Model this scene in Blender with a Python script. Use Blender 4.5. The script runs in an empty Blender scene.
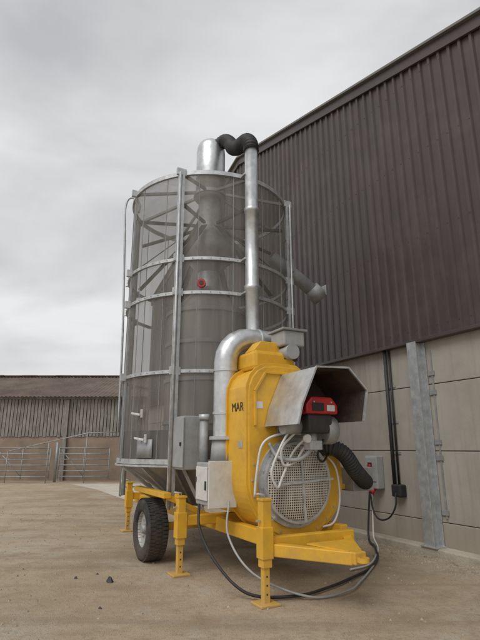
import bpy, bmesh, math, random
from mathutils import Vector, Matrix
random.seed(7)
S=bpy.context.scene
S.view_settings.view_transform='Standard'
S.view_settings.look='None'
S.view_settings.exposure=0
COL=S.collection
R=math.radians
CX,CY=-0.525,8.34
ANG=R(-62.4)

# ---------------------------------------------------------------- materials
def newmat(name):
    m=bpy.data.materials.new(name); m.use_nodes=True
    nt=m.node_tree; b=nt.nodes['Principled BSDF']
    return m,nt,b
def mat(name,c,rough=.6,metal=0,var=.15,scale=4,bump=0,bscale=60,dirt=None,dirtamt=.4,stretch=(1,1,1),spec=.5,low=None):
    m,nt,b=newmat(name); N=nt.nodes; L=nt.links
    tc=N.new('ShaderNodeTexCoord'); mp=N.new('ShaderNodeMapping'); mp.inputs['Scale'].default_value=stretch
    L.new(tc.outputs['Object'],mp.inputs['Vector'])
    n=N.new('ShaderNodeTexNoise'); n.inputs['Scale'].default_value=scale; n.inputs['Detail'].default_value=6; n.inputs['Roughness'].default_value=.65
    L.new(mp.outputs[0],n.inputs['Vector'])
    r=N.new('ShaderNodeValToRGB'); r.color_ramp.elements[0].position=.3; r.color_ramp.elements[1].position=.7
    r.color_ramp.elements[0].color=(*[x*(1-var) for x in c],1); r.color_ramp.elements[1].color=(*[min(1,x*(1+var)) for x in c],1)
    L.new(n.outputs['Fac'],r.inputs['Fac'])
    out=r.outputs[0]
    if dirt:
        n2=N.new('ShaderNodeTexNoise'); n2.inputs['Scale'].default_value=scale*.6; n2.inputs['Detail'].default_value=8; n2.inputs['Roughness'].default_value=.75
        L.new(tc.outputs['Object'],n2.inputs['Vector'])
        mr=N.new('ShaderNodeMapRange'); mr.inputs[1].default_value=.48; mr.inputs[2].default_value=.72; mr.inputs[4].default_value=dirtamt
        L.new(n2.outputs['Fac'],mr.inputs[0])
        mx=N.new('ShaderNodeMixRGB'); mx.inputs[2].default_value=(*dirt,1)
        L.new(mr.outputs[0],mx.inputs[0]); L.new(out,mx.inputs[1]); out=mx.outputs[0]
    if low:
        sx=N.new('ShaderNodeSeparateXYZ'); L.new(tc.outputs['Object'],sx.inputs[0])
        ad=N.new('ShaderNodeMath'); ad.operation='MULTIPLY_ADD'; ad.inputs[1].default_value=.9; L.new(n.outputs['Fac'],ad.inputs[0]); L.new(sx.outputs['Z'],ad.inputs[2])
        ml=N.new('ShaderNodeMapRange'); ml.inputs[1].default_value=1.0; ml.inputs[2].default_value=.35; ml.inputs[3].default_value=0; ml.inputs[4].default_value=.65
        L.new(ad.outputs[0],ml.inputs[0])
        mx=N.new('ShaderNodeMixRGB'); mx.inputs[2].default_value=(*low,1)
        L.new(ml.outputs[0],mx.inputs[0]); L.new(out,mx.inputs[1]); out=mx.outputs[0]
    L.new(out,b.inputs['Base Color'])
    b.inputs['Metallic'].default_value=metal; b.inputs['Specular IOR Level'].default_value=spec
    mr2=N.new('ShaderNodeMapRange'); mr2.inputs[3].default_value=max(0,rough-.12); mr2.inputs[4].default_value=min(1,rough+.12)
    L.new(n.outputs['Fac'],mr2.inputs[0]); L.new(mr2.outputs[0],b.inputs['Roughness'])
    if bump:
        n3=N.new('ShaderNodeTexNoise'); n3.inputs['Scale'].default_value=bscale; n3.inputs['Detail'].default_value=5
        L.new(tc.outputs['Object'],n3.inputs['Vector'])
        bp=N.new('ShaderNodeBump'); bp.inputs['Strength'].default_value=bump; bp.inputs['Distance'].default_value=.02
        L.new(n3.outputs['Fac'],bp.inputs['Height']); L.new(bp.outputs[0],b.inputs['Normal'])
    return m
YEL=mat('yellow_paint',(.70,.39,.028),.45,0,.1,5,dirt=(.38,.23,.07),dirtamt=.5,bump=.04,bscale=20,low=(.44,.32,.16))
GALV=mat('galvanised_steel',(.50,.52,.53),.5,.55,.22,9,dirt=(.33,.33,.32),dirtamt=.5,bump=.03,bscale=30)
GALVD=mat('galvanised_dull',(.34,.35,.355),.6,.4,.2,7,dirt=(.2,.19,.18),dirtamt=.4)
DUCT=mat('duct_steel',(.60,.62,.63),.4,.75,.18,6,dirt=(.40,.40,.40),dirtamt=.6,bump=.08,bscale=12)
BLACK=mat('black_rubber',(.018,.018,.019),.6,0,.3,10,dirt=(.09,.08,.07),dirtamt=.35)
HOSE=mat('black_hose',(.028,.028,.03),.6,0,.3,10,dirt=(.08,.075,.065),dirtamt=.4)
DARK=mat('dark_steel',(.05,.047,.045),.6,.3,.3,8)
RUSTDARK=mat('rusty_dark_interior',(.055,.04,.034),.75,.1,.4,7,dirt=(.11,.065,.04),dirtamt=.6)  # dark rusty brown for the hood inside; also colours in the fan opening's shade
GREYP=mat('grey_paint',(.34,.35,.35),.5,0,.12,6,dirt=(.22,.21,.19))
WHITEP=mat('white_paint',(.62,.62,.59),.5,0,.06,5,dirt=(.38,.34,.28),dirtamt=.6)
REDP=mat('red_plastic',(.42,.02,.02),.35,0,.1,5)
WHCAB=mat('white_cable',(.62,.62,.60),.5)
CLAD=mat('brown_cladding',(.066,.052,.050),.36,0,.16,1.5,dirt=(.12,.10,.092),dirtamt=.55,stretch=(2,2,.3))
FLASH=mat('flashing',(.16,.155,.145),.5,0,.1,2)
TYRE=mat('tyre_rubber',(.022,.022,.023),.8,0,.3,12,dirt=(.12,.095,.075),dirtamt=.6,low=(.14,.11,.08))
RIM=mat('wheel_rim',(.46,.46,.43),.55,.2,.1,8,dirt=(.28,.24,.2),dirtamt=.7)
WOOD=mat('weathered_boards',(.25,.235,.21),.9,0,.4,3,dirt=(.11,.10,.09),dirtamt=.7,stretch=(3,3,.4))
BLOCK=mat('brown_blockwork',(.27,.205,.155),.9,0,.22,1.2,dirt=(.15,.12,.1),dirtamt=.65,bump=.2,bscale=20)
ROOF=mat('barn_roof_sheet',(.135,.10,.08),.9,0,.35,.9,dirt=(.23,.19,.155),dirtamt=.75)
STONE=mat('stones',(.30,.255,.2),.9,0,.45,3)
KERB=mat('kerb_concrete',(.42,.38,.31),.9,0,.2,2,dirt=(.24,.19,.14),dirtamt=.75,bump=.5,bscale=25)

def concrete_wall():
    m,nt,b=newmat('precast_concrete'); N=nt.nodes;L=nt.links
    tc=N.new('ShaderNodeTexCoord')
    n=N.new('ShaderNodeTexNoise'); n.inputs['Scale'].default_value=.9; n.inputs['Detail'].default_value=9; n.inputs['Roughness'].default_value=.62
    L.new(tc.outputs['Object'],n.inputs['Vector'])
    r=N.new('ShaderNodeValToRGB'); e=r.color_ramp.elements
    e[0].position=.3;e[0].color=(.32,.29,.25,1); e[1].position=.72; e[1].color=(.45,.42,.375,1)
    L.new(n.outputs['Fac'],r.inputs['Fac'])
    mp=N.new('ShaderNodeMapping'); mp.inputs['Scale'].default_value=(6,6,.35); L.new(tc.outputs['Object'],mp.inputs['Vector'])
    n2=N.new('ShaderNodeTexNoise'); n2.inputs['Scale'].default_value=1.4; n2.inputs['Detail'].default_value=6; L.new(mp.outputs[0],n2.inputs['Vector'])
    mr=N.new('ShaderNodeMapRange'); mr.inputs[1].default_value=.5;mr.inputs[2].default_value=.75;mr.inputs[4].default_value=.45
    L.new(n2.outputs['Fac'],mr.inputs[0])
    mx=N.new('ShaderNodeMixRGB'); mx.inputs[2].default_value=(.24,.21,.175,1)
    L.new(mr.outputs[0],mx.inputs[0]);L.new(r.outputs[0],mx.inputs[1])
    sx=N.new('ShaderNodeSeparateXYZ'); L.new(tc.outputs['Object'],sx.inputs[0])
    ad=N.new('ShaderNodeMath'); ad.operation='MULTIPLY_ADD'; ad.inputs[1].default_value=.6; L.new(n.outputs['Fac'],ad.inputs[0]); 
    ng=N.new('ShaderNodeMath'); ng.operation='MULTIPLY'; ng.inputs[1].default_value=-1; L.new(sx.outputs['Z'],ng.inputs[0]); L.new(ng.outputs[0],ad.inputs[2])
    mr3=N.new('ShaderNodeMapRange'); mr3.inputs[1].default_value=-.35; mr3.inputs[2].default_value=.25; mr3.inputs[4].default_value=.6
    L.new(ad.outputs[0],mr3.inputs[0])
    mx2=N.new('ShaderNodeMixRGB'); mx2.inputs[2].default_value=(.30,.235,.165,1)
    L.new(mr3.outputs[0],mx2.inputs[0]);L.new(mx.outputs[0],mx2.inputs[1])
    L.new(mx2.outputs[0],b.inputs['Base Color']); b.inputs['Roughness'].default_value=.85
    n3=N.new('ShaderNodeTexNoise'); n3.inputs['Scale'].default_value=30; n3.inputs['Detail'].default_value=5; L.new(tc.outputs['Object'],n3.inputs['Vector'])
    bp=N.new('ShaderNodeBump'); bp.inputs['Strength'].default_value=.2; bp.inputs['Distance'].default_value=.01
    L.new(n3.outputs['Fac'],bp.inputs['Height']); L.new(bp.outputs[0],b.inputs['Normal'])
    return m
CONC=concrete_wall()

def mesh_mat(name,c,solid,holes=None):
    m,nt,b=newmat(name); N=nt.nodes;L=nt.links
    tc=N.new('ShaderNodeTexCoord')
    mp=N.new('ShaderNodeMapping'); mp.inputs['Scale'].default_value=(5,5,.5); L.new(tc.outputs['Object'],mp.inputs['Vector'])
    n=N.new('ShaderNodeTexNoise'); n.inputs['Scale'].default_value=1.3; n.inputs['Detail'].default_value=7; L.new(mp.outputs[0],n.inputs['Vector'])
    r=N.new('ShaderNodeValToRGB'); e=r.color_ramp.elements
    e[0].position=.3;e[0].color=(*[x*.75 for x in c],1); e[1].position=.7; e[1].color=(*[x*1.25 for x in c],1)
    L.new(n.outputs['Fac'],r.inputs['Fac']); L.new(r.outputs[0],b.inputs['Base Color'])
    b.inputs['Metallic'].default_value=.2; b.inputs['Roughness'].default_value=.6
    t=N.new('ShaderNodeBsdfTransparent'); mix=N.new('ShaderNodeMixShader')
    out=N['Material Output']
    if holes:
        sp,ra=holes
        vm=N.new('ShaderNodeVectorMath'); vm.operation='SCALE'; vm.inputs['Scale'].default_value=1/sp; L.new(tc.outputs['Object'],vm.inputs[0])
        fr=N.new('ShaderNodeVectorMath'); fr.operation='FRACTION'; L.new(vm.outputs[0],fr.inputs[0])
        sb=N.new('ShaderNodeVectorMath'); sb.operation='SUBTRACT'; sb.inputs[1].default_value=(.5,.5,.5); L.new(fr.outputs[0],sb.inputs[0])
        ml=N.new('ShaderNodeVectorMath'); ml.operation='MULTIPLY'; ml.inputs[1].default_value=(0,1,1); L.new(sb.outputs[0],ml.inputs[0])
        ln=N.new('ShaderNodeVectorMath'); ln.operation='LENGTH'; L.new(ml.outputs[0],ln.inputs[0])
        gt=N.new('ShaderNodeMath'); gt.operation='GREATER_THAN'; gt.inputs[1].default_value=ra/sp; L.new(ln.outputs['Value'],gt.inputs[0])
        L.new(gt.outputs[0],mix.inputs[0])
    else:
        mr=N.new('ShaderNodeMapRange'); mr.inputs[1].default_value=.25; mr.inputs[2].default_value=.75
        mr.inputs[3].default_value=solid-.08; mr.inputs[4].default_value=solid+.08
        L.new(n.outputs['Fac'],mr.inputs[0]); L.new(mr.outputs[0],mix.inputs[0])
    L.new(t.outputs[0],mix.inputs[1]); L.new(b.outputs[0],mix.inputs[2]); L.new(mix.outputs[0],out.inputs['Surface'])
    return m
PERF=mesh_mat('perforated_sheet',(.235,.218,.198),.47)
PERFI=mesh_mat('perforated_inner',(.30,.28,.25),.75)
GRILL=mesh_mat('perforated_guard',(.55,.52,.46),.7,(.027,.0088))

# ---------------------------------------------------------------- helpers
def empty(name,framed=True):
    o=bpy.data.objects.new(name,None); COL.objects.link(o)
    if framed:
        o.location=(CX,CY,0); o.rotation_euler=(0,0,ANG)
    return o
def link(name,me,m,parent,smooth=False,bevel=0,bseg=2):
    if m: me.materials.append(m)
    o=bpy.data.objects.new(name,me); COL.objects.link(o)
    if parent: o.parent=parent
    if smooth:
        for p in me.polygons: p.use_smooth=True
    if bevel:
        md=o.modifiers.new('b','BEVEL'); md.width=bevel; md.segments=bseg; md.limit_method='ANGLE'; md.angle_limit=R(40)
    return o
def from_vf(name,v,f,m,parent,**k):
    me=bpy.data.meshes.new(name); me.from_pydata([tuple(x) for x in v],[],f); me.validate(); me.update()
    bm=bmesh.new(); bm.from_mesh(me); bmesh.ops.recalc_face_normals(bm,faces=bm.faces); bm.to_mesh(me); bm.free()
    return link(name,me,m,parent,**k)
BF=[(0,3,2,1),(4,5,6,7),(0,1,5,4),(1,2,6,5),(2,3,7,6),(3,0,4,7)]
def bv(a0,a1,b0,b1,z0,z1):
    return [Vector(p) for p in ((a0,b0,z0),(a1,b0,z0),(a1,b1,z0),(a0,b1,z0),(a0,b0,z1),(a1,b0,z1),(a1,b1,z1),(a0,b1,z1))]
def box(name,a0,a1,b0,b1,z0,z1,m,parent,bevel=.006):
    return from_vf(name,bv(a0,a1,b0,b1,z0,z1),BF,m,parent,bevel=bevel)
def boxes(name,lst,m,parent,bevel=0):
    v=[];f=[]
    for t in lst:
        n=len(v); v+=bv(*t); f+=[tuple(i+n for i in q) for q in BF]
    return from_vf(name,v,f,m,parent,bevel=bevel)
def beamv(p0,p1,w,h):
    p0=Vector(p0);p1=Vector(p1); d=(p1-p0).normalized()
    up=Vector((0,0,1)) if abs(d.z)<.95 else Vector((1,0,0))
    s=d.cross(up).normalized(); u=s.cross(d).normalized()
    r=[]
    for p in (p0,p1):
        for (i,j) in ((-1,-1),(1,-1),(1,1),(-1,1)):
            r.append(p+s*i*w/2+u*j*h/2)
    return r
def beams(name,lst,m,parent,bevel=.005):
    v=[];f=[]
    for (p0,p1,w,h) in lst:
        n=len(v); v+=beamv(p0,p1,w,h); f+=[tuple(i+n for i in q) for q in [(0,1,2,3),(7,6,5,4),(0,4,5,1),(1,5,6,2),(2,6,7,3),(3,7,4,0)]]
    return from_vf(name,v,f,m,parent,bevel=bevel)
def sweep(name,pts,r,m,parent,seg=16,caps=True,smooth=True):
    pts=[Vector(p) for p in pts]; n=len(pts)
    rs=r if isinstance(r,(list,tuple)) else [r]*n
    T=[]
    for i in range(n):
        a=pts[max(0,i-1)];b=pts[min(n-1,i+1)]
        d=(b-a); T.append(d.normalized() if d.length>1e-9 else (T[-1] if T else Vector((0,0,1))))
    up=Vector((0,0,1)) if abs(T[0].z)<.9 else Vector((1,0,0))
    u=T[0].cross(up).normalized(); v=[];f=[]
    for i in range(n):
        u=(u-T[i]*u.dot(T[i])).normalized(); w=T[i].cross(u)
        for k in range(seg):
            an=2*math.pi*k/seg
            v.append(pts[i]+(u*math.cos(an)+w*math.sin(an))*rs[i])
    for i in range(n-1):
        for k in range(seg):
            k2=(k+1)%seg
            f.append((i*seg+k,i*seg+k2,(i+1)*seg+k2,(i+1)*seg+k))
    if caps:
        f.append(tuple(range(seg))[::-1]); f.append(tuple((n-1)*seg+k for k in range(seg)))
    o=from_vf(name,v,f,m,parent)
    if smooth:
        for p in o.data.polygons:
            if len(p.vertices)==4: p.use_smooth=True
    return o
def smoothp(pts,n=8):
    P=[Vector(p) for p in pts]; P=[P[0]*2-P[1]]+P+[P[-1]*2-P[-2]]; out=[]
    for i in range(1,len(P)-2):
        for j in range(n):
            t=j/n; a,b,c,d=P[i-1],P[i],P[i+1],P[i+2]
            out.append(.5*((2*b)+(c-a)*t+(2*a-5*b+4*c-d)*t*t+(3*b-a-3*c+d)*t**3))
    out.append(P[-2]); return out
def resample(pts,step):
    out=[pts[0].copy()]; acc=0
    for a,b in zip(pts[:-1],pts[1:]):
        L=(b-a).length; pos=step-acc
        while pos<L:
            out.append(a.lerp(b,pos/L)); pos+=step
        acc=(acc+L)%step if L>=step-acc else acc+L
    out.append(pts[-1].copy()); return out
def corr(name,pts,r,m,parent,pitch=.03,amp=.12):
    p=resample(smoothp(pts,10),pitch/4)
    rs=[r*(1+amp*math.sin(i*math.pi/2)) for i in range(len(p))]
    return sweep(name,p,rs,m,parent,seg=18)
def cyl(name,p0,p1,r,m,parent,r2=None,seg=24,caps=True):
    return sweep(name,[p0,p1],[r,r if r2 is None else r2],m,parent,seg=seg,caps=caps)
def ring(name,r,z0,z1,t,m,parent,seg=72,c=(0,0)):
    v=[];f=[]
    for k in range(seg):
        a=2*math.pi*k/seg; x,y=math.cos(a),math.sin(a)
        for (rr,z) in ((r-t/2,z0),(r+t/2,z0),(r+t/2,z1),(r-t/2,z1)):
            v.append((c[0]+x*rr,c[1]+y*rr,z))
    for k in range(seg):
        k2=(k+1)%seg
        for j in range(4):
            j2=(j+1)%4; f.append((k*4+j,k*4+j2,k2*4+j2,k2*4+j))
    return from_vf(name,v,f,m,parent)
def fring(name,a0,a1,b,z,r0,r1,m,parent,seg=48):
    v=[];f=[]
    for k in range(seg):
        an=2*math.pi*k/seg; x,y=math.cos(an),math.sin(an)
        for (rr,a) in ((r0,a0),(r1,a0),(r1,a1),(r0,a1)): v.append((a,b+x*rr,z+y*rr))
    for k in range(seg):
        k2=(k+1)%seg
        for j in range(4):
            j2=(j+1)%4; f.append((k*4+j,k*4+j2,k2*4+j2,k2*4+j))
    return from_vf(name,v,f,m,parent)
def extr(name,outline,a0,a1,m,parent,bevel=.01):
    n=len(outline); v=[(a0,b,z) for b,z in outline]+[(a1,b,z) for b,z in outline]
    f=[tuple(range(n)),tuple(range(2*n-1,n-1,-1))]+[(i,(i+1)%n,n+(i+1)%n,n+i) for i in range(n)]
    return from_vf(name,v,f,m,parent,bevel=bevel)
def shell(name,prof,m,parent,seg=72,a_from=0,a_to=360):
    v=[];f=[];n=len(prof); full=(a_to-a_from)==360; cnt=seg if full else seg+1
    for k in range(cnt):
        a=R(a_from+(a_to-a_from)*k/seg)
        for (r,z) in prof: v.append((math.cos(a)*r,math.sin(a)*r,z))
    for k in range(seg):
        k2=(k+1)%cnt
        for j in range(n-1): f.append((k*n+j,k2*n+j,k2*n+j+1,k*n+j+1))
    return from_vf(name,v,f,m,parent,smooth=True)

# ================================================================ GRAIN DRYER
D=empty('mobile_grain_dryer'); D.location.x=CX-.05
TR=1.41; ZB=1.31; ZT=5.82
levels=[1.31,2.58,3.78,4.33,ZT]
shell('tank_perforated_wall',[(TR,ZB),(TR,ZT)],PERF,D)
shell('tank_roof',[(TR,ZT-.02),(.28,ZT+.36)],PERF,D)
for i,z in enumerate(levels):
    h=.05 if i not in(0,4) else .07
    ring('tank_hoop_%d'%i,TR+.015,z-h/2,z+h/2,.04,GALV,D)
ring('tank_base_lip',TR+.02,ZB-.07,ZB-.045,.07,GALV,D)
cam_dir=math.atan2(-3.4,7.63)
base=cam_dir-R(18)
seams=[]
for k in range(16):
    a=base+R(22.5)*k+R(11.25); c,s=math.cos(a),math.sin(a)
    seams.append(((c*(TR+.004),s*(TR+.004),ZB),(c*(TR+.004),s*(TR+.004),ZT),.012,.006))
beams('sheet_seams',seams,GALVD,D,bevel=0)
for k in range(8):
    a=base+R(45)*k; c,s=math.cos(a),math.sin(a); tx,ty=-s,c
    main=(k%2==0)
    lst=[]
    if main:
        for o in(-.032,.032):
            p=Vector((c*(TR+.07)+tx*o,s*(TR+.07)+ty*o,0))
            lst.append((p+Vector((0,0,.72)),p+Vector((0,0,ZT+.02)),.045,.035))
        sweep('post_pipe_%d'%k,[(c*(TR+.12),s*(TR+.12),.7),(c*(TR+.12),s*(TR+.12),ZT-.02)],.02,GALV,D,seg=10)
    else:
        p=Vector((c*(TR+.03),s*(TR+.03),0))
        lst.append((p+Vector((0,0,ZB)),p+Vector((0,0,ZT)),.035,.03))
    beams('tank_post_%d'%k,lst,GALV if main else GALVD,D,bevel=.003)
    cl=[]
    for z in levels[1:]:
        p=Vector((c*(TR+.075),s*(TR+.075),z)); cl.append((p-Vector((0,0,.06)),p+Vector((0,0,.06)),.16 if main else .09,.05))
    beams('post_clamps_%d'%k,cl,GALV,D,bevel=.004)
    beams('roof_rib_%d'%k,[((c*TR,s*TR,ZT),(c*.28,s*.28,ZT+.37),.05,.05)],GALVD,D)
    beams('inner_brace_%d'%k,[((c*(TR-.03),s*(TR-.03),4.4),(c*.3,s*.3,5.45),.12,.012),((c*(TR-.03),s*(TR-.03),5.3),(c*.3,s*.3,5.5),.05,.05)],DARK,D)
bl=[]
for z in levels[1:-1]:
    for k in range(64):
        a=2*math.pi*k/64; c,s=math.cos(a),math.sin(a); r=TR+.04
        bl.append(((c*r,s*r,z),(c*(r+.01),s*(r+.01),z),.011,.011))
beams('hoop_bolts',bl,GALVD,D,bevel=0)
shell('inner_drum',[(.72,1.35),(.72,3.75),(.22,4.3)],PERFI,D,seg=48)
for z in(1.9,2.58,3.2,3.75): ring('inner_hoop',.73,z-.03,z+.03,.03,GALVD,D,seg=48)
sweep('central_auger_tube',[(0,0,.7),(0,0,6.3)],.2,GALV,D,seg=24)
shell('spreader_cone',[(.2,5.45),(.5,5.05),(.5,4.95),(.2,4.6)],GALVD,D,seg=40)
shell('grain_skirt',[(.74,1.45),(1.36,1.75),(1.37,1.32)],DARK,D,seg=48)
shell('lower_hopper',[(TR-.03,ZB-.02),(TR-.12,ZB-.1),(.45,.66),(.3,.62),(0.01,.62)],GALVD,D)
hl=[]
for k in range(16):
    a=base+R(22.5)*k; c,s=math.cos(a),math.sin(a)
    hl.append(((c*1.38,s*1.38,ZB-.08),(c*.62,s*.62,.68),.035,.04))
beams('hopper_struts',hl,GALV,D)
sweep('chimney_duct',[(0,0,6.1),(0,0,6.5),(0,0,6.51),(0,0,6.54),(0,0,6.55),(0,0,7.12),(0,0,7.22),(0,0,7.31),(0,0,7.38),(0,0,7.42)],[.28,.28,.295,.295,.28,.28,.27,.235,.15,.03],DUCT,D,seg=32)
ring('chimney_collar',.3,6.15,6.21,.04,GALV,D,seg=32)
corr('dust_hose',[(.1,.05,7.22),(.32,.14,7.26),(.55,.14,7.08),(.8,.08,6.80),(1.05,.05,6.64),(1.25,.05,6.6),(1.42,.04,6.54),(1.55,.03,6.40),(1.58,.03,6.24)],.12,HOSE,D,pitch=.05,amp=.1)
vp=[(1.58,.03,6.26),(1.58,.03,5.2),(1.58,.03,5.19),(1.58,.03,5.13),(1.58,.03,5.12),(1.58,.03,3.9),(1.58,.03,3.89),(1.58,.03,3.83),(1.58,.03,3.82),(1.58,.04,3.2),(1.62,.06,3.05),(1.74,.08,2.93),(1.95,.06,2.84)]
vr=[.105,.105,.117,.117,.105,.105,.117,.117,.105,.105,.105,.105,.105]
sweep('vertical_dust_pipe',vp,vr,DUCT,D,seg=24)
beams('pipe_brackets',[((1.43,.03,z),(1.58,.03,z),.25,.03) for z in(5.8,4.33,3.78)],GALV,D)
P=[];Rr=[]; DR=.155
def addp(b,z,r=DR,a=2.0): P.append((a,b,z)); Rr.append(r)
addp(.26,2.66); addp(.26,2.72)
for t in (0,30,60,90):
    addp(.08+.18*math.cos(R(t)),2.75+.18*math.sin(R(t)))
addp(-.1,2.93); addp(-.105,2.93,DR+.012); addp(-.13,2.93,DR+.012); addp(-.135,2.93)
for t in (0,18,36,54,72,90):
    an=R(90+t); bb=-.27+.34*math.cos(an); zz=2.59+.34*math.sin(an); addp(bb,zz)
addp(-.61,2.5); addp(-.61,2.495,DR+.012); addp(-.61,2.465,DR+.012); addp(-.61,2.46)
addp(-.61,1.95); addp(-.61,1.945,DR+.012); addp(-.61,1.915,DR+.012); addp(-.61,1.91); addp(-.61,1.62)
eo=sweep('dust_elbow_duct',P,Rr,DUCT,D,seg=28)
md=eo.modifiers.new('e','EDGE_SPLIT'); md.split_angle=R(13.5)
cyl('cyclone_cone',(2.0,-.61,1.62),(2.0,-.61,1.34),.165,GREYP,D,r2=.19)
ring('cyclone_collar',.18,1.6,1.64,.05,GALV,D,seg=28,c=(2.0,-.61))
sweep('side_standpipe',[(1.85,-.84,1.25),(1.85,-.84,1.85)],.055,GALVD,D)
cyl('side_standpipe_cap',(1.85,-.84,1.85),(1.85,-.84,1.92),.07,GALV,D)
box('dust_collector_box',1.84,2.25,-.93,-.6,.84,1.33,GREYP,D,bevel=.015)
box('dust_box_front',2.25,2.27,-.95,-.58,.82,1.35,WHITEP,D,bevel=.006)
box('dust_box_door',1.88,2.21,-.95,-.93,.9,1.28,WHITEP,D,bevel=.006)
beams('dust_box_latches',[((1.9,-.955,1.1),(1.9,-.955,1.16),.02,.02),((2.19,-.955,1.02),(2.19,-.955,1.12),.02,.02)],DARK,D,bevel=0)
extr('dust_box_chute',[(-.62,.9),(-.62,1.3),(-.4,1.3),(-.4,1.1)],1.9,2.24,WHITEP,D)
box('control_box',1.12,1.5,-.98,-.72,1.22,1.92,GREYP,D,bevel=.012)
box('control_box_lid',1.10,1.52,-1.0,-.98,1.25,1.9,GREYP,D,bevel=.006)
beams('control_box_lock',[((1.46,-1.0,1.55),(1.46,-1.02,1.55),.025,.05)],DARK,D,bevel=0)
# --- blower
c0=(0,1.15); r0=.65
ol=[(-.65,2.08)]
for t in (15,35,55,75): ol.append((-.65+.3-.3*math.cos(R(t)),2.12+.34*math.sin(R(t))))
ol+=[(-.25,2.47),(.04,2.46),(.16,2.38),(.25,2.2),(.32,1.9)]
for t in range(48,-181,-6): ol.append((c0[0]+r0*math.cos(R(t)),c0[1]+r0*math.sin(R(t))))
extr('blower_housing',ol,2.15,2.7,YEL,D,bevel=.012)
ol2=[(c0[0]+(b-c0[0])*1.045,c0[1]+(z-c0[1])*1.03) for b,z in ol]
extr('blower_front_flange',ol2,2.66,2.685,YEL,D,bevel=.003)
extr('blower_back_flange',ol2,2.15,2.175,YEL,D,bevel=.003)
box('plenum_duct',1.35,2.13,-.45,.5,.72,1.75,YEL,D,bevel=.02)
box('upper_auger_casing',1.95,2.5,-.46,.16,2.45,2.70,YEL,D,bevel=.05)
extr('casing_slope',[(-.42,2.70),(-.3,2.84),(-.05,2.84),(.08,2.70)],2.17,2.4,YEL,D)
beams('housing_ribs',[((2.71,-.57,1.75),(2.71,-.57,2.15),.03,.03),((2.71,-.57,2.15),(2.71,-.42,2.38),.03,.03),((2.71,-.42,2.38),(2.71,0,2.38),.03,.03)],YEL,D)
box('top_motor_box',2.25,2.58,-.06,.26,2.78,2.98,GREYP,D,bevel=.02)
box('top_motor_lid',2.22,2.61,-.09,.29,2.98,3.01,GALVD,D)
sweep('top_motor',[(2.3,.06,2.7),(2.6,.06,2.7)],.1,GREYP,D)
box('top_motor_bracket',2.3,2.5,-.02,.2,2.6,2.78,DARK,D)
GB=-.04; GZ=1.12
fring('guard_flange',2.7,2.735,GB,GZ,.42,.5,GALV,D)
fring('guard_drum',2.73,2.80,GB,GZ,.42,.45,GALV,D)
v=[];f=[];seg=48;rr=[.001,.1,.2,.3,.40,.44]; aa=[2.87,2.87,2.86,2.845,2.815,2.79]
for i in range(6):
    for k in range(seg):
        an=2*math.pi*k/seg; v.append((aa[i],GB+rr[i]*math.cos(an),GZ+rr[i]*math.sin(an)))
for i in range(5):
    for k in range(seg): f.append((i*seg+k,i*seg+(k+1)%seg,(i+1)*seg+(k+1)%seg,(i+1)*seg+k))
from_vf('fan_guard',v,f,GRILL,D)
cyl('fan_opening_dark_disc',(2.701,GB,GZ),(2.705,GB,GZ),.42,RUSTDARK,D,seg=40)  # no hole cut: dark disc stands in for the shade inside the fan opening
cyl('fan_hub',(2.706,GB,GZ),(2.78,GB,GZ),.1,GALVD,D)
fl=[]
for k in range(8):
    an=k*math.pi/4; fl.append(((2.74,GB+.1*math.cos(an),GZ+.1*math.sin(an)),(2.75,GB+.38*math.cos(an+.2),GZ+.38*math.sin(an+.2)),.012,.1))
beams('fan_blades',fl,GALVD,D,bevel=0)
beams('guard_cross_bars',[((2.885,GB-.42,GZ-.02),(2.885,GB+.42,GZ+.03),.012,.025),((2.88,GB+.02,GZ-.42),(2.88,GB-.02,GZ+.40),.025,.012)],GALV,D,bevel=0)
bl=[]
for k in range(16):
    an=k*math.pi/8+.1; bl.append(((2.735,GB+.475*math.cos(an),GZ+.475*math.sin(an)),(2.755,GB+.475*math.cos(an),GZ+.475*math.sin(an)),.02,.02))
for k in range(22):
    an=k*2*math.pi/22; 
    if an<R(50) or an>R(150): bl.append(((2.7,.61*math.cos(an),1.15+.61*math.sin(an)),(2.712,.61*math.cos(an),1.15+.61*math.sin(an)),.02,.02))
beams('housing_bolts',bl,GALV,D,bevel=0)
# burner
box('burner_plate',2.7,2.73,-.28,.28,1.62,2.1,GALVD,D)
sweep('burner_blast_tube',[(2.72,0,1.78),(2.95,0,1.78)],.12,GALVD,D)
box('burner_body',2.9,3.2,-.17,.17,1.66,1.88,DARK,D,bevel=.03)
extr('burner_red_cover',[(-.22,1.87),(-.22,1.97),(-.14,2.06),(.14,2.06),(.22,1.97),(.22,1.87)],2.82,3.24,REDP,D,bevel=.02)
box('burner_display',3.24,3.25,-.14,.02,1.9,1.99,BLACK,D)
box('burner_label',3.24,3.25,.06,.17,1.9,1.97,WHITEP,D)
beams('burner_cover_screws',[((3.24,b,2.0),(3.255,b,2.0),.016,.016) for b in(-.12,.12)],GALV,D,bevel=0)
sweep('burner_motor',[(3.0,-.17,1.74),(3.0,-.38,1.74)],.09,GREYP,D)
sweep('burner_fan_case',[(3.05,.12,1.7),(3.05,.26,1.7)],.16,GALVD,D)
sweep('gas_valve',[(3.1,-.05,1.68),(3.1,-.05,1.5)],.05,GALVD,D)
box('gas_valve_block',3.03,3.16,-.12,.04,1.48,1.58,GALV,D)
sweep('pressure_gauge',[(3.16,-.18,1.6),(3.2,-.18,1.6)],.045,WHITEP,D)
sweep('gas_train',smoothp([(3.1,-.05,1.5),(3.05,-.2,1.38),(2.85,-.35,1.4),(2.74,-.4,1.55)]),.022,GREYP,D,seg=10)
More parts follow.
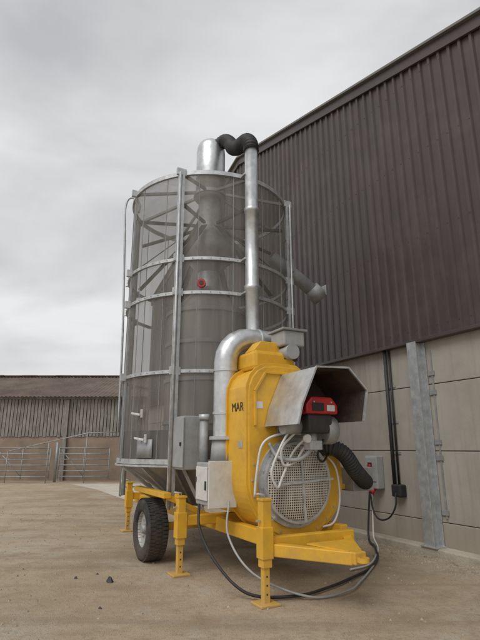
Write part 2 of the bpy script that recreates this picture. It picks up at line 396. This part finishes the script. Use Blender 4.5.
for j,pp in enumerate([[(3.0,-.3,1.68),(3.0,-.42,1.5),(2.95,-.5,1.25),(2.93,-.42,1.08),(2.92,-.34,1.2),(2.95,-.22,1.45),(3.05,-.12,1.6)],
                       [(3.0,-.2,1.68),(2.95,-.36,1.5),(2.94,-.34,1.32),(2.96,-.2,1.35),(3.0,-.1,1.5),(3.08,.0,1.62)],
                       [(2.95,-.1,1.66),(2.86,-.3,1.66),(2.8,-.52,1.55),(2.76,-.58,1.25),(2.74,-.6,.98)]]):
    sweep('burner_cable_%d'%j,smoothp(pp),.014,WHCAB,D,seg=8)
sweep('burner_black_cable',smoothp([(3.1,.1,1.6),(3.05,.05,1.42),(2.95,.2,1.35),(2.8,.42,1.5),(2.73,.5,1.7)]),.012,BLACK,D,seg=8)
sec=[(-.47,1.74),(-.41,1.95),(-.21,2.36),(.24,2.38),(.49,2.14),(.41,1.79)]
def hoodsheet(name,k,m,aback,afront):
    v=[];f=[];cb,cz=0,1.95
    for a,sc in((aback,.94),(afront,1.0)):
        for b,z in sec: v.append((a,cb+(b*sc-cb)*k,cz+(z-cz)*k))
    n=len(sec)
    for i in range(n-1): f.append((i,i+1,n+i+1,n+i))
    f.append(tuple(range(n)))
    o=from_vf(name,v,f,m,D); md=o.modifiers.new('s','SOLIDIFY'); md.thickness=.004; md.offset=0
hoodsheet('burner_hood',1.0,DUCT,2.71,3.44)
hoodsheet('burner_hood_lining',.965,RUSTDARK,2.735,3.42)  # second sheet added inside, dark and rusty, to make the hood interior dark
beams('hood_edge',[((3.44,b0,z0),(3.44,b1,z1),.02,.02) for (b0,z0),(b1,z1) in zip(sec[:-1],sec[1:])],GALV,D,bevel=0)
corr('burner_air_hose',[(2.72,.32,1.5),(2.86,.42,1.5),(2.9,.56,1.42),(2.86,.74,1.24),(2.75,.95,1.12),(2.6,1.12,1.08),(2.4,1.22,1.1)],.09,HOSE,D,pitch=.035,amp=.12)
fring('hose_flange',2.7,2.76,.32,1.5,.02,.11,GALV,D,seg=24)
box('hose_intake_box',2.1,2.45,1.05,1.4,.95,1.25,GALVD,D,bevel=.01)
beams('intake_bracket',[((2.25,.5,1.0),(2.25,1.1,1.0),.06,.06)],YEL,D)
sweep('guard_pipe',smoothp([(2.74,.40,1.42),(2.8,.50,1.25),(2.8,.53,.9),(2.78,.45,.66),(2.7,.34,.6)]),.012,WHCAB,D,seg=8)
def decal(body,size,loc,rot,m):
    cu=bpy.data.curves.new('decal_text','FONT'); cu.body=body; cu.size=size; cu.extrude=.001
    o=bpy.data.objects.new('decal_text',cu); COL.objects.link(o); o.parent=D; o.location=loc; o.rotation_euler=rot; cu.materials.append(m)
decal('MAR',.15,(2.27,-.655,1.93),(R(90),0,0),BLACK)
box('warning_label',2.701,2.704,-.55,-.46,1.95,2.03,WHITEP,D,bevel=0)
box('warning_label_b',2.701,2.704,-.5,-.42,.78,.84,REDP,D,bevel=0)
box('rating_plate',2.45,2.55,-.655,-.6505,1.5,1.58,GALV,D,bevel=0)
# chassis
ch=[((-2.2,-.5,.56),(2.9,-.5,.56),.1,.16),((-2.2,.5,.56),(2.9,.5,.56),.1,.16),
    ((1.58,-1.0,.62),(1.58,1.0,.62),.1,.12),((-1.9,-.72,.62),(-1.9,.72,.62),.1,.12),
    ((3.02,-.7,.55),(3.02,.5,.55),.1,.12),((2.0,-.5,.56),(2.0,.5,.56),.1,.12),((.62,-.9,.42),(.62,.9,.42),.1,.1)]
beams('chassis_frame',ch,YEL,D,bevel=.01)
beams('drawbar',[((2.98,-.66,.5),(3.66,-.03,.47),.1,.12),((2.9,.5,.5),(3.66,.03,.47),.1,.12),((3.35,-.3,.5),(3.35,.25,.5),.07,.08)],YEL,D,bevel=.01)
v=[(3.28,-.3,.565),(3.28,.27,.565),(3.66,.08,.54),(3.66,-.08,.54)]
pl_=from_vf('drawbar_plate',v,[(0,1,2,3)],YEL,D); md=pl_.modifiers.new('s','SOLIDIFY'); md.thickness=.014
box('hitch_block',3.6,3.74,-.07,.07,.42,.535,YEL,D,bevel=.012)
ring('hitch_eye',.045,.45,.49,.03,YEL,D,seg=24,c=(3.77,0))
beams('wheel_frame',[((-.05,-1.12,.9),(1.35,-1.12,.9),.1,.07),((.05,-1.1,.88),(.05,-.5,.6),.07,.07),((1.3,-1.1,.88),(1.3,-.5,.6),.07,.07),
                     ((-.05,1.12,.9),(1.35,1.12,.9),.1,.07),((.05,1.1,.88),(.05,.5,.6),.07,.07),((1.3,1.1,.88),(1.3,.5,.6),.07,.07),
                     ((1.3,-.98,.9),(1.58,-.98,.66),.06,.06)],YEL,D)
up=[]
for a in (-1.1,0,1.1):
    for b in(-.5,.5): up.append(((a,b,.64),(a*.9,b*1.9 if abs(a)<1 else b*1.6,ZB-.05),.05,.05))
beams('tank_support_legs',up,GALV,D)
def jack(a,b,top,i,sw=.1):
    boxes('jack_%d'%i,[(a-sw/2,a+sw/2,b-sw/2,b+sw/2,.34,top),(a-.035,a+.035,b-.035,b+.035,.02,.345),(a-.065,a+.065,b-.065,b+.065,.42,.72)],YEL,D,bevel=.006)
    boxes('jack_foot_%d'%i,[(a-.11,a+.11,b-.11,b+.11,0,.025)],YEL,D,bevel=.006)
    boxes('jack_cap_%d'%i,[(a-.06,a+.06,b-.06,b+.06,top-.01,top+.015)],YEL,D,bevel=.004)
    sweep('jack_handle_%d'%i,[(a,b,top),(a,b,top+.05),(a+.02,b-.1,top+.06)],.01,GALV,D,seg=8)
    beams('jack_pin_%d'%i,[((a,b-.1,.78),(a,b+.1,.78),.018,.018)],GALV,D,bevel=0)
    beams('jack_holes_%d'%i,[((a+.0355,b,z),(a+.037,b,z),.016,.016) for z in(.1,.18,.26)],BLACK,D,bevel=0)
jack(3.07,-.67,.98,0,.105); jack(1.58,-1.02,.9,2); jack(1.58,1.02,.9,3); jack(-1.9,-.74,.86,4); jack(-1.9,.74,.86,5)
def wheel(a,b,sgn,i):
    r=.405
    prof=[(.235,-.13),(.27,-.145),(.35,-.15),(.385,-.135),(.403,-.10),(.405,-.05),(.405,.05),(.403,.10),(.385,.135),(.35,.15),(.27,.145),(.235,.13)]
    v=[];f=[];seg=64;n=len(prof)
    for k in range(seg):
        an=2*math.pi*k/seg
        for j,(rr,y) in enumerate(prof): v.append((a+rr*math.cos(an),b+y,r+rr*math.sin(an)))
    for k in range(seg):
        k2=(k+1)%seg
        for j in range(n): f.append((k*n+j,k*n+(j+1)%n,k2*n+(j+1)%n,k2*n+j))
    from_vf('tyre_%d'%i,v,f,TYRE,D,smooth=True)
    tl=[]
    for k in range(52):
        an=2*math.pi*k/52
        for j,(y0,y1,of) in enumerate(((-.125,-.05,0),(-.035,.035,.5),(.05,.125,0))):
            aa_=an+of*2*math.pi/52; c,s=math.cos(aa_),math.sin(aa_)
            tl.append(((a+c*.406,b+y0,r+s*.406),(a+c*.406,b+y1,r+s*.406),.034,.01))
    v=[];f=[]
    for (p0,p1,w,h) in tl:
        p0=Vector(p0);p1=Vector(p1); rad=Vector((p0.x-a,0,p0.z-r)).normalized(); tan=Vector((-rad.z,0,rad.x)); n0=len(v)
        for p in(p0,p1):
            for (x,y) in((-1,-1),(1,-1),(1,1),(-1,1)): v.append(p+tan*x*w/2+rad*y*h/2)
        f+=[tuple(q+n0 for q in z) for z in [(0,1,2,3),(7,6,5,4),(0,4,5,1),(1,5,6,2),(2,6,7,3),(3,7,4,0)]]
    from_vf('tread_%d'%i,v,f,TYRE,D)
    o=b+sgn*.06
    sweep('rim_%d'%i,[(a,b-.12,r),(a,b-.11,r),(a,b+.11,r),(a,b+.12,r)],[.245,.235,.235,.245],RIM,D,seg=40,caps=False)
    cyl('rim_disc_%d'%i,(a,o-.01,r),(a,o+.01,r),.236,RIM,D,seg=40)
    cyl('hub_%d'%i,(a,o,r),(a,o+sgn*.07,r),.075,GALVD,D,seg=20,r2=.05)
    beams('wheel_nuts_%d'%i,[((a+.12*math.cos(t),o,r+.12*math.sin(t)),(a+.12*math.cos(t),o+sgn*.03,r+.12*math.sin(t)),.026,.026) for t in [k*math.pi/3 for k in range(6)]],GALV,D,bevel=0)
wheel(.62,-1.10,-1,0); wheel(.62,1.10,1,1)
la=math.atan2(-.913,-.406); lc,ls=math.cos(la),math.sin(la); tx,ty=-ls,lc
def q(r,z,o=0): return (lc*r+tx*o,ls*r+ty*o,z)
sweep('side_rail',smoothp([q(1.47,1.75),q(1.50,3.5),q(1.58,5.4),q(1.60,5.85),q(1.55,6.08),q(1.42,6.1),q(1.34,5.98),q(1.34,5.8)],6),.02,GALV,D,seg=10)
beams('side_rail_brackets',[(q(1.41,z),q(1.5,z),.03,.02) for z in(2.58,3.78,4.33)],GALV,D)
sweep('discharge_spout',[(.5,1.05,4.95),(.6,1.45,4.65),(.66,1.9,4.34)],.125,GALVD,D,seg=20)
sweep('spout_mouth',[(.655,1.82,4.41),(.67,2.02,4.24)],[.15,.17],GALVD,D,seg=20)
beams('spout_flap',[((.5,2.03,4.36),(.84,2.03,4.36),.02,.2)],GALV,D)
box('spout_collar',.48,.74,1.28,1.4,4.64,4.9,GALVD,D,bevel=.01)
beams('rear_mast',[((.3,1.45,.7),(.3,1.45,5.75),.05,.05),((.55,1.4,.7),(.55,1.4,5.75),.05,.05)]+[((.3,1.45,z),(.55,1.4,z),.04,.03) for z in [1+.4*i for i in range(12)]],GALVD,D)
ca=cam_dir-R(4)
def radial(name,ang,r0_,r1_,z,rad,m): return sweep(name,[(math.cos(ang)*r0_,math.sin(ang)*r0_,z),(math.cos(ang)*r1_,math.sin(ang)*r1_,z)],rad,m,D,seg=20)
radial('sight_glass_rim',ca,1.40,1.46,3.92,.065,REDP); radial('sight_glass',ca,1.46,1.468,3.92,.035,DARK)
for k,(dg,z) in enumerate(((-44,1.98),(-40,1.62))):
    an=cam_dir+R(dg); c,s=math.cos(an),math.sin(an); t=(-s,c)
    beams('hatch_handle_%d'%k,[((c*1.49-t[0]*.1,s*1.49-t[1]*.1,z+.02),(c*1.49+t[0]*.1,s*1.49+t[1]*.1,z-.01),.02,.03),((c*1.40,s*1.40,z),(c*1.5,s*1.5,z),.03,.03),((c*1.46+t[0]*.1,s*1.46+t[1]*.1,z-.05),(c*1.46+t[0]*.1,s*1.46+t[1]*.1,z+.07),.03,.03)],WHITEP,D)
for k,(d0,z0,z1) in enumerate(((-38,1.36,1.62),(18,1.36,1.8))):
    an=cam_dir+R(d0); v=[];f=[]
    for j in range(7):
        aj=an+R(-6+j*2.0)
        for z in(z0,z1): v.append((math.cos(aj)*1.435,math.sin(aj)*1.435,z))
    for j in range(6): f.append((2*j,2*j+2,2*j+3,2*j+1))
    o=from_vf('tank_hatch_%d'%k,v,f,GALVD,D,smooth=True); md=o.modifiers.new('s','SOLIDIFY'); md.thickness=.012
sweep('feed_cable',smoothp([(2.0,-.95,.85),(2.15,-1.0,.6),(2.5,-.95,.3),(2.85,-.75,.06),(3.05,-.3,.03),(2.95,.2,.03),(2.75,.7,.03),(2.5,1.2,.03),(2.1,1.7,.03),(1.5,2.2,.04),(1.1,2.45,.06),(1.04,2.53,.4),(1.04,2.6,.86)]),.016,BLACK,D,seg=8)
sweep('grey_cable',smoothp([(2.3,-.7,.9),(2.45,-.78,.55),(2.8,-.65,.22),(3.15,-.2,.035),(3.15,.3,.03),(2.9,.7,.03),(2.6,1.1,.03),(2.2,1.6,.03)]),.012,GREYP,D,seg=8)

# ================================================================ WAREHOUSE
W=empty('warehouse_building')
WB=2.75; A0,A1=-12.5,14.0
def zr(a): return 10.12-.271*abs(a+4)
prof=[];pitch=.2; a=A0
while a<A1:
    for da,db in((0,0),(.115,0),(.135,-.036),(.18,-.036)): prof.append((a+da,2.69+db))
    a+=pitch
v=[];f=[]
for (a,b) in prof: v+= [(a,b,3.2),(a,b,zr(a)-.05)]
for i in range(len(prof)-1): f.append((2*i,2*i+2,2*i+3,2*i+1))
from_vf('wall_cladding',v,f,CLAD,W)
bl=[]
for zz in (3.35,4.9,6.4,7.9,9.4):
    a=A0+.157
    while a<A1:
        if zz<zr(a)-.1: bl.append((a-.008,a+.008,2.648,2.655,zz-.008,zz+.008))
        a+=.2
boxes('cladding_screws',bl,CLAD,W)
beams('cladding_drip_flashing',[((A0,2.68,3.17),(A1,2.68,3.17),.14,.05)],CLAD,W)
beams('verge_flashing',[((A1,2.64,zr(A1)-.06),(-4,2.64,zr(-4)-.06),.05,.22),((-4,2.64,zr(-4)-.06),(A0,2.64,zr(A0)-.06),.05,.22)],CLAD,W)
beams('verge_cap',[((A1,2.7,zr(A1)+.07),(-4,2.7,zr(-4)+.07),.3,.05),((-4,2.7,zr(-4)+.07),(A0,2.7,zr(A0)+.07),.3,.05)],FLASH,W)
v=[(A0-.2,2.8,zr(A0)),(-4,2.8,zr(-4)),(A1+.2,2.8,zr(A1)),(A0-.2,32,zr(A0)),(-4,32,zr(-4)),(A1+.2,32,zr(A1))]
from_vf('roof',v,[(0,1,4,3),(1,2,5,4)],FLASH,W)
from_vf('side_walls',[(A0,2.9,0),(A0,32,0),(A0,32,zr(A0)-.02),(A0,2.9,zr(A0)-.02),(A1,2.9,0),(A1,32,0),(A1,32,zr(A1)-.02),(A1,2.9,zr(A1)-.02)],[(0,1,2,3),(4,5,6,7),(1,5,6,2)],CLAD,W)
box('wall_backing',A0,A1,2.79,2.95,0,3.2,DARK,W,bevel=0)
pl=[]
cols=[-9.8,-3.8,2.2,8.2,14]
prev=A0
for c in cols:
    for z0,z1 in((.0,.44),(.45,1.45),(1.462,2.46),(2.472,3.19)):
        pl.append((prev+.006,c-.006,WB+random.uniform(-.003,.003),2.83,z0,z1))
    prev=c
boxes('precast_panels',pl,CONC,W,bevel=.008)
box('wall_footing_kerb',A0,A1,2.52,2.76,-.1,.11,KERB,W,bevel=.02)

SC=empty('steel_column')
boxes('i_section',[(2.13,2.31,2.52,2.535,.112,3.14),(2.13,2.31,2.72,2.735,.112,3.14),(2.212,2.228,2.535,2.72,.112,3.14)],GALV,SC,bevel=.002)
boxes('base_plate',[(2.07,2.37,2.50,2.74,.11,.125)],GALV,SC)
boxes('panel_cleats',[(2.32,2.44,2.725,2.741,z,z+.07) for z in(.55,1.32,1.55,2.3,2.6)]+[(2.38,2.41,2.735,2.741,.5,3.0)],GALVD,SC)
SC2=empty('steel_column.001')
boxes('i_section',[(-3.9,-3.66,2.52,2.535,.112,3.14),(-3.9,-3.66,2.72,2.735,.112,3.14),(-3.788,-3.772,2.535,2.72,.112,3.14)],GALV,SC2,bevel=.002)

EB=empty('electrical_socket_box')
box('enclosure',.9,1.18,2.58,2.745,.83,1.37,GREYP,EB,bevel=.02)
box('enclosure_door',.92,1.16,2.565,2.58,.95,1.34,GREYP,EB,bevel=.01)
sweep('socket_outlet',[(1.04,2.63,.84),(1.04,2.55,.76)],.045,REDP,EB)
sweep('isolator_switch',[(1.04,2.566,1.2),(1.04,2.53,1.2)],.035,REDP,EB)
box('isolator_switch_plate',.99,1.09,2.556,2.566,1.14,1.26,BLACK,EB)
WC=empty('wall_conduit')
sweep('conduit',[(1.46,2.69,.9),(1.46,2.69,3.14)],.03,HOSE,WC)
sweep('conduit_b',[(1.54,2.71,.9),(1.54,2.71,3.14)],.018,BLACK,WC)
box('black_socket',1.46,1.66,2.6,2.745,.74,.93,BLACK,WC,bevel=.02)
boxes('conduit_clips',[(1.4,1.6,2.735,2.745,z,z+.04) for z in(1.4,1.9,2.5)],GALV,WC)
sweep('hanging_cable',smoothp([(1.56,2.6,.8),(1.58,2.55,.6),(1.45,2.52,.42),(1.25,2.5,.38),(1.1,2.52,.5),(1.04,2.54,.76)]),.014,BLACK,WC,seg=8)
sweep('ground_cable',smoothp([(1.04,2.56,.76),(1.1,2.5,.4),(1.2,2.4,.12),(1.5,2.2,.03),(1.9,1.8,.025),(2.3,1.3,.025),(2.4,.9,.025)]),.012,WHCAB,WC,seg=8)

# ================================================================ BARN
B=empty('timber_barn',False)
X0,X1,BY=-34,-2.8,24.0
lst=[];x=X0
while x<X1:
    w=.14+random.uniform(-.012,.012); lst.append((x,x+w,BY,BY+.025+random.uniform(0,.01),2.05+random.uniform(-.04,.02),3.83)); x+=w+.03
boxes('boarding',lst,WOOD,B)
boxes('barn_wall_backing',[(X0,X1,BY+.12,BY+.16,2.0,3.85)],DARK,B)
boxes('lower_wall',[(X0,X1,BY+.04,BY+.2,0,2.05)],BLOCK,B)
boxes('barn_posts',[(x,x+.2,BY-.12,BY-.005,0,3.8) for x in (-31,-26.5,-22,-17.5,-13.05,-8.6,-4.2)],WOOD,B,bevel=.01)
boxes('eaves_beam',[(X0,X1,BY-.06,BY+.1,3.84,3.98)],WOOD,B)
v=[];f=[];x=X0-.3;i=0
while x<X1+.3:
    dz=.025*math.sin(i*math.pi/2); v+=[(x,BY-.35,3.93+dz),(x,BY+4.6,5.6+dz),(x,BY+9.6,3.93+dz)]; x+=.05;i+=1
for k in range(i-1): f+=[(3*k,3*k+3,3*k+4,3*k+1),(3*k+1,3*k+4,3*k+5,3*k+2)]
from_vf('barn_roof',v,f,ROOF,B)
boxes('ridge_caps',[(x,x+.98,BY+4.4,BY+4.8,5.6,5.68+random.uniform(0,.02)) for x in [X0+i for i in range(31)]],ROOF,B,bevel=.03)
boxes('gable_wall',[(X1-.15,X1,BY+.21,BY+9.2,0,3.8)],BLOCK,B)

def gate(name,x0,x1,y,h):
    G=empty(name,False); ls=[]
    for i in range(6):
        z=.25+(h-.25)*i/5; ls.append(([x0,y,z],[x1,y,z]))
    for j,(p,q_) in enumerate(ls): sweep('rail_%d'%j,[p,q_],.024,GALVD,G,seg=8)
    for j,xx in enumerate((x0,(x0+x1)/2,x1)): sweep('stile_%d'%j,[(xx,y,.15),(xx,y,h)],.026,GALVD,G,seg=8)
    sweep('brace',[(x0,y+.03,h),((x0+x1)/2,y+.03,.25)],.018,GALVD,G,seg=8)
    sweep('gate_post_a',[(x0-.12,y,0),(x0-.12,y,h+.25)],.06,GALVD,G,seg=12); return G
gate('metal_gate',-15.0,-11.4,22.6,1.5); gate('metal_gate.001',-11.1,-8.6,22.6,1.5); gate('metal_gate.002',-8.3,-6.0,22.9,1.5)
HR=empty('gate_handrail',False)
sweep('rail',[(-10.4,22.3,1.35),(-6.9,22.3,2.15),(-5.6,22.3,2.2)],.025,GALVD,HR,seg=8)
for x,z in((-10.4,1.35),(-8.6,1.75),(-6.9,2.15)): sweep('leg',[(x,22.3,0),(x,22.3,z)],.022,GALVD,HR,seg=8)

# ================================================================ GROUND
def ground_mat():
    m,nt,b=newmat('yard_ground'); N=nt.nodes;L=nt.links
    tc=N.new('ShaderNodeTexCoord')
    def noise(s,d=8,ro=.6,vec=None):
        n=N.new('ShaderNodeTexNoise'); n.inputs['Scale'].default_value=s;n.inputs['Detail'].default_value=d;n.inputs['Roughness'].default_value=ro
        L.new(vec or tc.outputs['Object'],n.inputs['Vector']); return n
    n1=noise(.3,9,.62); n2=noise(1.9,8,.7); n3=noise(22,6,.7); n4=noise(.8,10,.72); n7=noise(6,8,.7)
    r=N.new('ShaderNodeValToRGB'); e=r.color_ramp.elements
    e[0].position=.34;e[0].color=(.36,.28,.19,1); e[1].position=.66;e[1].color=(.57,.475,.355,1)
    em=e.new(.5); em.color=(.48,.385,.275,1)
    L.new(n1.outputs['Fac'],r.inputs['Fac'])
    def mixc(prev,fac_node,lo,hi,amt,col):
        mr=N.new('ShaderNodeMapRange'); mr.inputs[1].default_value=lo;mr.inputs[2].default_value=hi;mr.inputs[4].default_value=amt
        L.new(fac_node,mr.inputs[0]); mx=N.new('ShaderNodeMixRGB'); mx.inputs[2].default_value=(*col,1)
        L.new(mr.outputs[0],mx.inputs[0]); L.new(prev,mx.inputs[1]); return mx.outputs[0]
    c=mixc(r.outputs[0],n2.outputs['Fac'],.5,.64,.6,(.33,.25,.17))
    c=mixc(c,n4.outputs['Fac'],.52,.62,.65,(.54,.485,.40))
    c=mixc(c,n7.outputs['Fac'],.52,.66,.5,(.33,.26,.185))
    c=mixc(c,n3.outputs['Fac'],.5,.7,.45,(.23,.18,.13))
    for rot,sc,lo in((62,(.25,2.2,1),.52),(20,(.15,3.0,1),.56)):
        mp=N.new('ShaderNodeMapping'); mp.inputs['Rotation'].default_value=(0,0,R(rot)); mp.inputs['Scale'].default_value=sc; L.new(tc.outputs['Object'],mp.inputs['Vector'])
        n5=noise(.9,9,.7,mp.outputs[0]); c=mixc(c,n5.outputs['Fac'],lo,lo+.14,.5,(.29,.225,.155))
    vo=N.new('ShaderNodeTexVoronoi'); vo.inputs['Scale'].default_value=26; L.new(tc.outputs['Object'],vo.inputs['Vector'])
    c=mixc(c,vo.outputs['Distance'],.17,.10,.6,(.15,.12,.09))
    L.new(c,b.inputs['Base Color']); b.inputs['Roughness'].default_value=.92; b.inputs['Specular IOR Level'].default_value=.2
    ad=N.new('ShaderNodeMath'); ad.operation='ADD'; L.new(n3.outputs['Fac'],ad.inputs[0]); 
    n6=noise(90,4,.6); L.new(n6.outputs['Fac'],ad.inputs[1])
    bp=N.new('ShaderNodeBump'); bp.inputs['Strength'].default_value=.9; bp.inputs['Distance'].default_value=.018
    L.new(ad.outputs[0],bp.inputs['Height']); L.new(bp.outputs[0],b.inputs['Normal'])
    return m
GM=ground_mat()
from_vf('ground',[(-400,-400,0),(400,-400,0),(400,400,0),(-400,400,0)],[(0,1,2,3)],GM,None)
SLAB=mat('pale_concrete',(.56,.52,.45),.9,0,.15,1.2,dirt=(.42,.35,.27),dirtamt=.7,bump=.2,bscale=30)
from_vf('concrete_pavement',[(-7.4,21.9,.004),(-5.4,19,.004),(-3.3,15,.004),(-1.2,14.6,.004),(-.5,20,.004),(-1,22.2,.004)],[(0,1,2,3,4,5)],SLAB,None)
OV=[(1,0,0),(.3,.95,0),(-.8,.6,0),(-.8,-.6,0),(.3,-.95,0),(.4,.1,1),(-.3,-.1,.9)]
OF=[(0,1,5),(1,2,6,5),(2,3,6),(3,4,5,6),(4,0,5)]
def rocks(name,items,m):
    v=[];f=[]
    for (x,y,s) in items:
        t=random.uniform(0,6.28); c,sn=math.cos(t),math.sin(t); n=len(v); sx,sy,sz=[s*.5*random.uniform(.7,1.3) for _ in range(3)]
        for (a,b,z) in OV:
            a=a*sx+random.uniform(-.1,.1)*s; b=b*sy+random.uniform(-.1,.1)*s
            v.append((x+a*c-b*sn,y+a*sn+b*c,z*sz-.001*s))
        f+=[tuple(i+n for i in q) for q in OF]
    from_vf(name,v,f,m,None)
ca_,sa_=math.cos(ANG),math.sin(ANG)
def l2w(a,b): return (CX+a*ca_-b*sa_, CY+a*sa_+b*ca_)
it=[]
for i in range(2200):
    a=random.uniform(-3,6.5); b=2.52-abs(random.gauss(0,.3)); x,y=l2w(a,b); it.append((x,y,random.uniform(.01,.04)))
for i in range(3500):
    x=random.uniform(-7,4.5); y=random.uniform(2.4,14); it.append((x,y,random.choice((.008,.01,.012,.015,.02,.03))))
rocks('gravel',it,STONE)
rocks('debris',[(-1.95,6.3,.05),(-1.5,6.15,.1),(-1.35,5.2,.05),(-2.3,4.75,.06),(-2.6,5.6,.04),(-1.75,6.5,.04)],DARK)

# ================================================================ WORLD
w=bpy.data.worlds.new('World'); S.world=w; w.use_nodes=True
N=w.node_tree.nodes; L=w.node_tree.links
for n in list(N): N.remove(n)
SUN_EL,SUN_AZ=R(50),R(215)
out=N.new('ShaderNodeOutputWorld')
sky=N.new('ShaderNodeTexSky'); sky.sky_type='NISHITA'; sky.sun_disc=False; sky.sun_elevation=SUN_EL; sky.sun_rotation=SUN_AZ
b1=N.new('ShaderNodeBackground'); b1.inputs[1].default_value=.08; L.new(sky.outputs[0],b1.inputs[0])
tc=N.new('ShaderNodeTexCoord'); sp=N.new('ShaderNodeSeparateXYZ'); L.new(tc.outputs['Generated'],sp.inputs[0])
def math_(op,a,b=None,v=None):
    n=N.new('ShaderNodeMath'); n.operation=op; L.new(a,n.inputs[0])
    if b is not None: L.new(b,n.inputs[1])
    if v is not None: n.inputs[1].default_value=v
    return n.outputs[0]
zz=math_('ADD',math_('MAXIMUM',sp.outputs['Z'],v=0),v=.3)
cx=math_('DIVIDE',sp.outputs['X'],zz); cy=math_('DIVIDE',sp.outputs['Y'],zz)
cb=N.new('ShaderNodeCombineXYZ'); L.new(cx,cb.inputs[0]); L.new(cy,cb.inputs[1])
mp=N.new('ShaderNodeMapping'); mp.inputs['Scale'].default_value=(1.1,1.7,1); mp.inputs['Rotation'].default_value=(0,0,R(-25)); mp.inputs['Location'].default_value=(3.1,1.7,0); L.new(cb.outputs[0],mp.inputs['Vector'])
n=N.new('ShaderNodeTexNoise'); n.inputs['Scale'].default_value=1.25; n.inputs['Detail'].default_value=6; n.inputs['Roughness'].default_value=.5; n.inputs['Distortion'].default_value=.3
L.new(mp.outputs[0],n.inputs['Vector'])
r=N.new('ShaderNodeValToRGB'); e=r.color_ramp.elements; e[0].position=.36; e[0].color=(.49,.495,.505,1); e[1].position=.62; e[1].color=(.80,.80,.80,1)
L.new(n.outputs['Fac'],r.inputs['Fac'])
g=N.new('ShaderNodeMapRange'); g.inputs[1].default_value=0; g.inputs[2].default_value=.7; g.inputs[3].default_value=.6; g.inputs[4].default_value=0
L.new(sp.outputs['Z'],g.inputs[0])
mx=N.new('ShaderNodeMixRGB'); mx.inputs[2].default_value=(.84,.84,.84,1); L.new(g.outputs[0],mx.inputs[0]); L.new(r.outputs[0],mx.inputs[1])
b2=N.new('ShaderNodeBackground'); b2.inputs[1].default_value=1.1; L.new(mx.outputs[0],b2.inputs[0])
ms=N.new('ShaderNodeMixShader'); ms.inputs[0].default_value=.9; L.new(b1.outputs[0],ms.inputs[1]); L.new(b2.outputs[0],ms.inputs[2])
L.new(ms.outputs[0],out.inputs['Surface'])
sl=bpy.data.lights.new('sun','SUN'); sl.energy=1.5; sl.angle=R(35); sl.color=(1,.97,.92)
so=bpy.data.objects.new('sun',sl); COL.objects.link(so)
sd=Vector((math.sin(SUN_AZ)*math.cos(SUN_EL),math.cos(SUN_AZ)*math.cos(SUN_EL),math.sin(SUN_EL)))
so.rotation_euler=sd.to_track_quat('Z','Y').to_euler(); so.location=(0,0,30)

# ================================================================ CAMERA
cd=bpy.data.cameras.new('camera'); co=bpy.data.objects.new('camera',cd); COL.objects.link(co)
cd.sensor_fit='VERTICAL'; cd.sensor_height=32; cd.lens=24.0; cd.clip_end=2000; cd.clip_start=.05
co.location=(0,0,1.5); co.rotation_euler=(R(90+14.93),0,0)
S.camera=co
